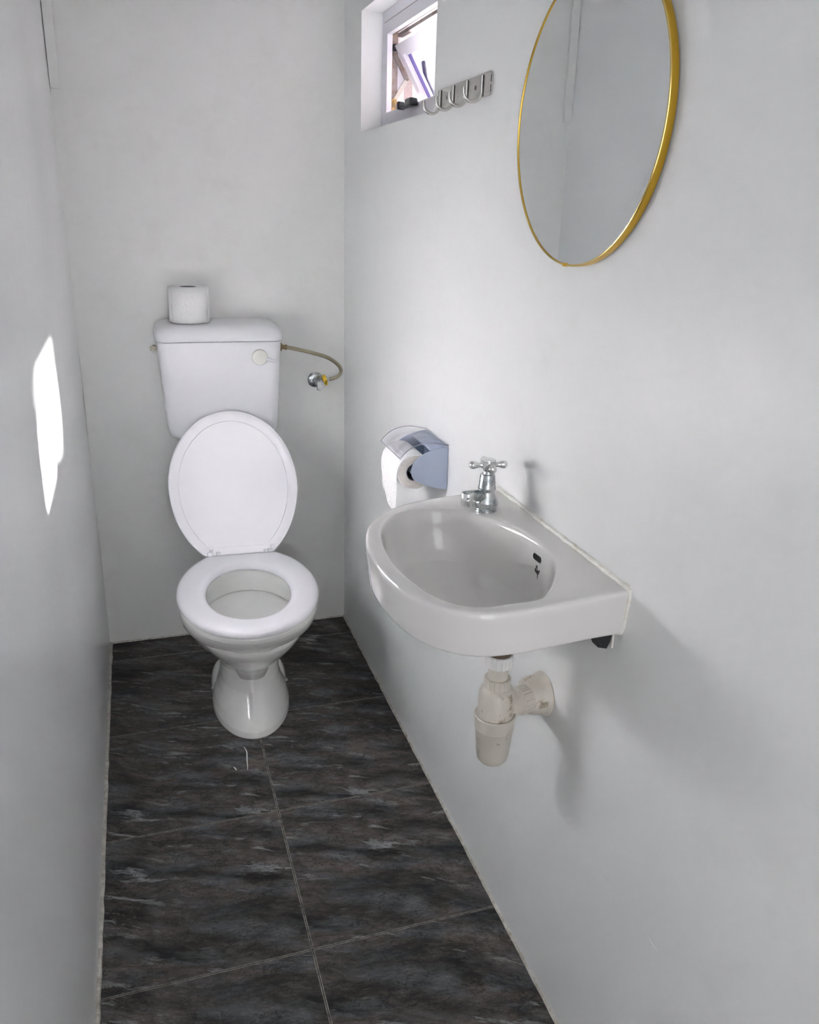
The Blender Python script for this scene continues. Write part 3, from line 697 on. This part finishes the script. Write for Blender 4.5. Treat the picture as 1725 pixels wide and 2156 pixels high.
# ---------------------------------------------------------------- tap
tx, ty, tz = -.066, -1.292, .8505
tap = thing('basin_tap', 'chrome tap with a cross handle standing on the wash basin', 'tap', (tx, ty, tz))
bm = bmesh.new()
lathe(bm, (tx, ty, tz), (0, 0, 1), [(0, .0185), (.0025, .0185), (.0035, .0170), (.006, .0182), (.012, .0208), (.018, .0200), (.026, .0160), (.033, .0132), (.036, .0135), (.0365, .0150), (.039, .0150), (.040, .0142), (.060, .0126), (.0625, .0120), (.0630, .0085), (.066, .0072), (.069, .0072)], 40)
link('tap_body', bm, M['chrome_worn'], tap, angle=35)
sd = Vector((-.93, -.36, 0)).normalized()
bm = bmesh.new(); c0 = Vector((tx, ty, tz))
sec = []
for s, z, w_, h_ in ((.006, .024, .0105, .0120), (.018, .0275, .0100, .0105), (.030, .031, .0098, .0090), (.040, .0325, .0100, .0085), (.049, .0325, .0105, .0085), (.0515, .0325, .0085, .0065)):
    side = Vector((-sd.y, sd.x, 0)); sec.append([c0+sd*s+Vector((0, 0, z))+side*w_*math.cos(t)+Vector((0, 0, 1))*h_*math.sin(t) for t in [2*PI*k/24 for k in range(24)]])
loft(bm, sec); sp_ = link('spout', bm, M['chrome_worn'], tap, angle=40)
link('spout_outlet', lathem(c0+sd*.043+Vector((0, 0, .0385)), (0, 0, -1), [(0, .0105), (.001, .0112), (.017, .0112), (.0175, .0105), (.022, .0105), (.0225, .009), (.020, .008)], 28), M['chrome'], sp_)
hb = c0+Vector((0, 0, .068))
hd = link('cross_handle', lathem(hb, (0, 0, 1), [(0, .0075), (.002, .0085), (.006, .0112), (.012, .0118), (.016, .0108), (.0175, .0122), (.0195, .0120), (.0205, .0095), (.0212, .004)], 32), M['chrome'], tap, angle=35)
for k in range(4):
    a = math.radians(-8) + k*PI/2; d = Vector((math.cos(a), math.sin(a), 0))
    link('handle_arm', lathem(hb+Vector((0, 0, .0105))+d*.008, d, [(0, .0055), (.005, .0042), (.009, .0040), (.013, .0056), (.018, .0068), (.0215, .0062), (.0238, .0035), (.0243, .0005)], 20), M['chrome'], hd)

# ---------------------------------------------------------------- waste trap
PX, PY = -.1025, -1.462
wt = thing('bottle_trap', 'off-white plastic bottle trap and waste pipe under the basin', 'pipe', (PX, PY, .60))
def ribbed(base, axis, L, R, nr=14, ds=.0012):
    bm = bmesh.new(); d, u, w = frame_of(axis); n = nr*6; rings_ = []
    for h, k in ((0, .94), (.001, 1), (L-.001, 1), (L, .94)):
        rings_.append([Vector(base)+d*h+(u*math.cos(2*PI*i/n)+w*math.sin(2*PI*i/n))*(R*k-(ds if i % 6 == 0 else 0)) for i in range(n)])
    loft(bm, rings_); return bm
link('waste_tail', lathem((PX, PY, .718), (0, 0, -1), [(0, .0185), (.050, .0185)], 32), mat('rusty_tail', (.10, .07, .05), .6, .3), wt)
link('nut', ribbed((PX, PY, .676), (0, 0, -1), .021, .0218), mat('white_pvc', (.74, .73, .72), .35), wt, angle=30)
link('riser_pipe', lathem((PX, PY, .668), (0, 0, -1), [(0, .0158), (.05, .0158)], 36), M['pvc'], wt)
link('nut', ribbed((PX, PY, .6335), (0, 0, -1), .020, .0212), M['pvc'], wt, angle=30)
link('trap_body', lathem((PX, PY, .619), (0, 0, -1), [(0, .0195), (.002, .0225), (.005, .0258), (.012, .0285), (.062, .0290), (.066, .0285)], 48), M['pvc'], wt)
link('trap_cup', lathem((PX, PY, .5655), (0, 0, -1), [(-.001, .0290), (-.002, .0318), (0, .0336), (.003, .0336), (.004, .0325), (.022, .0318), (.0235, .0308), (.070, .0268), (.080, .0250), (.086, .0205), (.0885, .012), (.089, .001)], 56), M['pvc2'], wt, angle=30)
ax = Vector((0-PX, -1.428-PY, 0)).normalized(); o0 = Vector((PX, PY, .571))
link('outlet', lathem(o0, ax, [(.018, .019), (.030, .0188), (.031, .0205), (.037, .0205), (.038, .019), (.044, .019), (.0445, .0208), (.049, .0208), (.05, .019)], 32), M['pvc'], wt, angle=30)
link('nut', ribbed(o0+ax*.048, ax, .021, .0232, 12), M['pvc'], wt, angle=30)
wx = -(0-PX)/ax.x*-1
L_ = (0-PX)/ax.x
bm = bmesh.new(); d1 = Vector((1, 0, 0)); cen = o0+ax*L_
lathe(bm, (-.042, cen.y-.003, .568), (1, 0, 0), [(0, .016), (0.001, .0205), (.006, .0285), (.014, .0318), (.024, .0328), (.033, .0345), (.036, .0370), (.0405, .0375), (.0415, .0365)], 44)
link('wall_flange', bm, M['pvc'], wt, angle=35)

# ---------------------------------------------------------------- white paint scratches on the tiles
def fleck(pts, r, label):
    b = bmesh.new(); tube(b, catmull(pts, 5), lambda t: r*(.4+math.sin(PI*min(max(t, .02), .98))), 6)
    for v in b.verts: v.co.z = max(.0002, min(v.co.z, .0010))
    tag(link('paint_fleck', b, M['paper']), label, 'paint mark')
fleck([(-.423, -.651, .0004), (-.418, -.675, .0004), (-.421, -.705, .0004), (-.425, -.751, .0004)], .0011, 'long thin white scratch on the floor in front of the toilet')
fleck([(-.457, -.728, .0004), (-.451, -.744, .0004)], .0011, 'short white dash on the tile left of the long scratch')

# ---------------------------------------------------------------- light
def sun(d, e, ang, col):
    l = bpy.data.lights.new('sunlight', 'SUN'); l.energy = e; l.angle = math.radians(ang); l.color = col
    o = bpy.data.objects.new('sunlight', l); C.objects.link(o); o.rotation_euler = Vector(d).to_track_quat('-Z', 'Y').to_euler(); o.location = (1.5, .5, 3); return o
SUND, SUN_E, SKY_GLOW, SKY_BASE = (-.83, -.395, -.685), 215, 10, 1.25
sun(SUND, SUN_E, 4.2, (1, .985, .965))
w = bpy.data.worlds.new('sky'); sc.world = w; w.use_nodes = True
nt = w.node_tree; bg = nt.nodes['Background']; tcw = nt.nodes.new('ShaderNodeTexCoord')
dp = nt.nodes.new('ShaderNodeVectorMath'); dp.operation = 'DOT_PRODUCT'; dp.inputs[1].default_value = Vector(SUND).normalized()*-1
cl = nt.nodes.new('ShaderNodeMath'); cl.operation = 'MAXIMUM'; cl.inputs[1].default_value = 0
pw = nt.nodes.new('ShaderNodeMath'); pw.operation = 'POWER'; pw.inputs[1].default_value = 14
ma = nt.nodes.new('ShaderNodeMath'); ma.operation = 'MULTIPLY_ADD'; ma.inputs[1].default_value = SKY_GLOW; ma.inputs[2].default_value = SKY_BASE
nt.links.new(tcw.outputs['Generated'], dp.inputs[0]); nt.links.new(dp.outputs['Value'], cl.inputs[0]); nt.links.new(cl.outputs[0], pw.inputs[0]); nt.links.new(pw.outputs[0], ma.inputs[0]); nt.links.new(ma.outputs[0], bg.inputs[1])
bg.inputs[0].default_value = (.97, .98, 1, 1)
dl = bpy.data.lights.new('doorway_fill', 'AREA'); dl.shape = 'RECTANGLE'; dl.size = .62; dl.size_y = 1.96; dl.energy = 5.6; dl.color = (1, 1, 1)  # soft lamp added in the unseen doorway to lift the ambient light
do = bpy.data.objects.new('doorway_fill', dl); C.objects.link(do); do.location = ((DX0+DX1)/2, FRONT-.10, DZ/2+.01); do.rotation_euler = Vector((0, 1, 0)).to_track_quat('-Z', 'Z').to_euler()
def portal(loc, d, sx, sy):
    l = bpy.data.lights.new('opening', 'AREA'); l.shape = 'RECTANGLE'; l.size = sx; l.size_y = sy; l.cycles.is_portal = True
    o = bpy.data.objects.new('opening', l); C.objects.link(o); o.location = loc; o.rotation_euler = Vector(d).to_track_quat('-Z', 'Z').to_euler(); return o
portal((WT+.02, (WY0+WY1)/2, (WZ0+WZ1)/2), (-1, 0, 0), .62, .32)

# ---------------------------------------------------------------- camera
cd = bpy.data.cameras.new('camera'); cam = bpy.data.objects.new('camera', cd); C.objects.link(cam)
loc, yaw, pit, rol, foc = (-0.59738, -2.49146, 1.317), 0.319589, 0.348861, 0.029695, 1738.53
fw = Vector((math.sin(yaw)*math.cos(pit), math.cos(yaw)*math.cos(pit), -math.sin(pit)))
r0 = fw.cross(Vector((0, 0, 1))).normalized(); u0 = r0.cross(fw)
r1 = r0*math.cos(rol)+u0*math.sin(rol); u1 = -r0*math.sin(rol)+u0*math.cos(rol)
cam.matrix_world = Matrix(((r1.x, u1.x, -fw.x, loc[0]), (r1.y, u1.y, -fw.y, loc[1]), (r1.z, u1.z, -fw.z, loc[2]), (0, 0, 0, 1)))
cd.sensor_fit = 'VERTICAL'; cd.sensor_height = 24; cd.lens = foc*24/2156; cd.clip_start = .01
sc.camera = cam

sc.cycles.use_denoising = True
sc.cycles.max_bounces = 8; sc.cycles.diffuse_bounces = 6; sc.cycles.glossy_bounces = 4; sc.cycles.transparent_max_bounces = 10
sc.cycles.use_light_tree = False; sc.cycles.use_adaptive_sampling = True; sc.cycles.adaptive_threshold = .03
sc.cycles.sample_clamp_indirect = 0; sc.cycles.caustics_reflective = False; sc.cycles.caustics_refractive = False
vs = sc.view_settings; vs.view_transform = 'Standard'; vs.look = 'None'; vs.gamma = 1; vs.exposure = .2; vs.use_curve_mapping = False
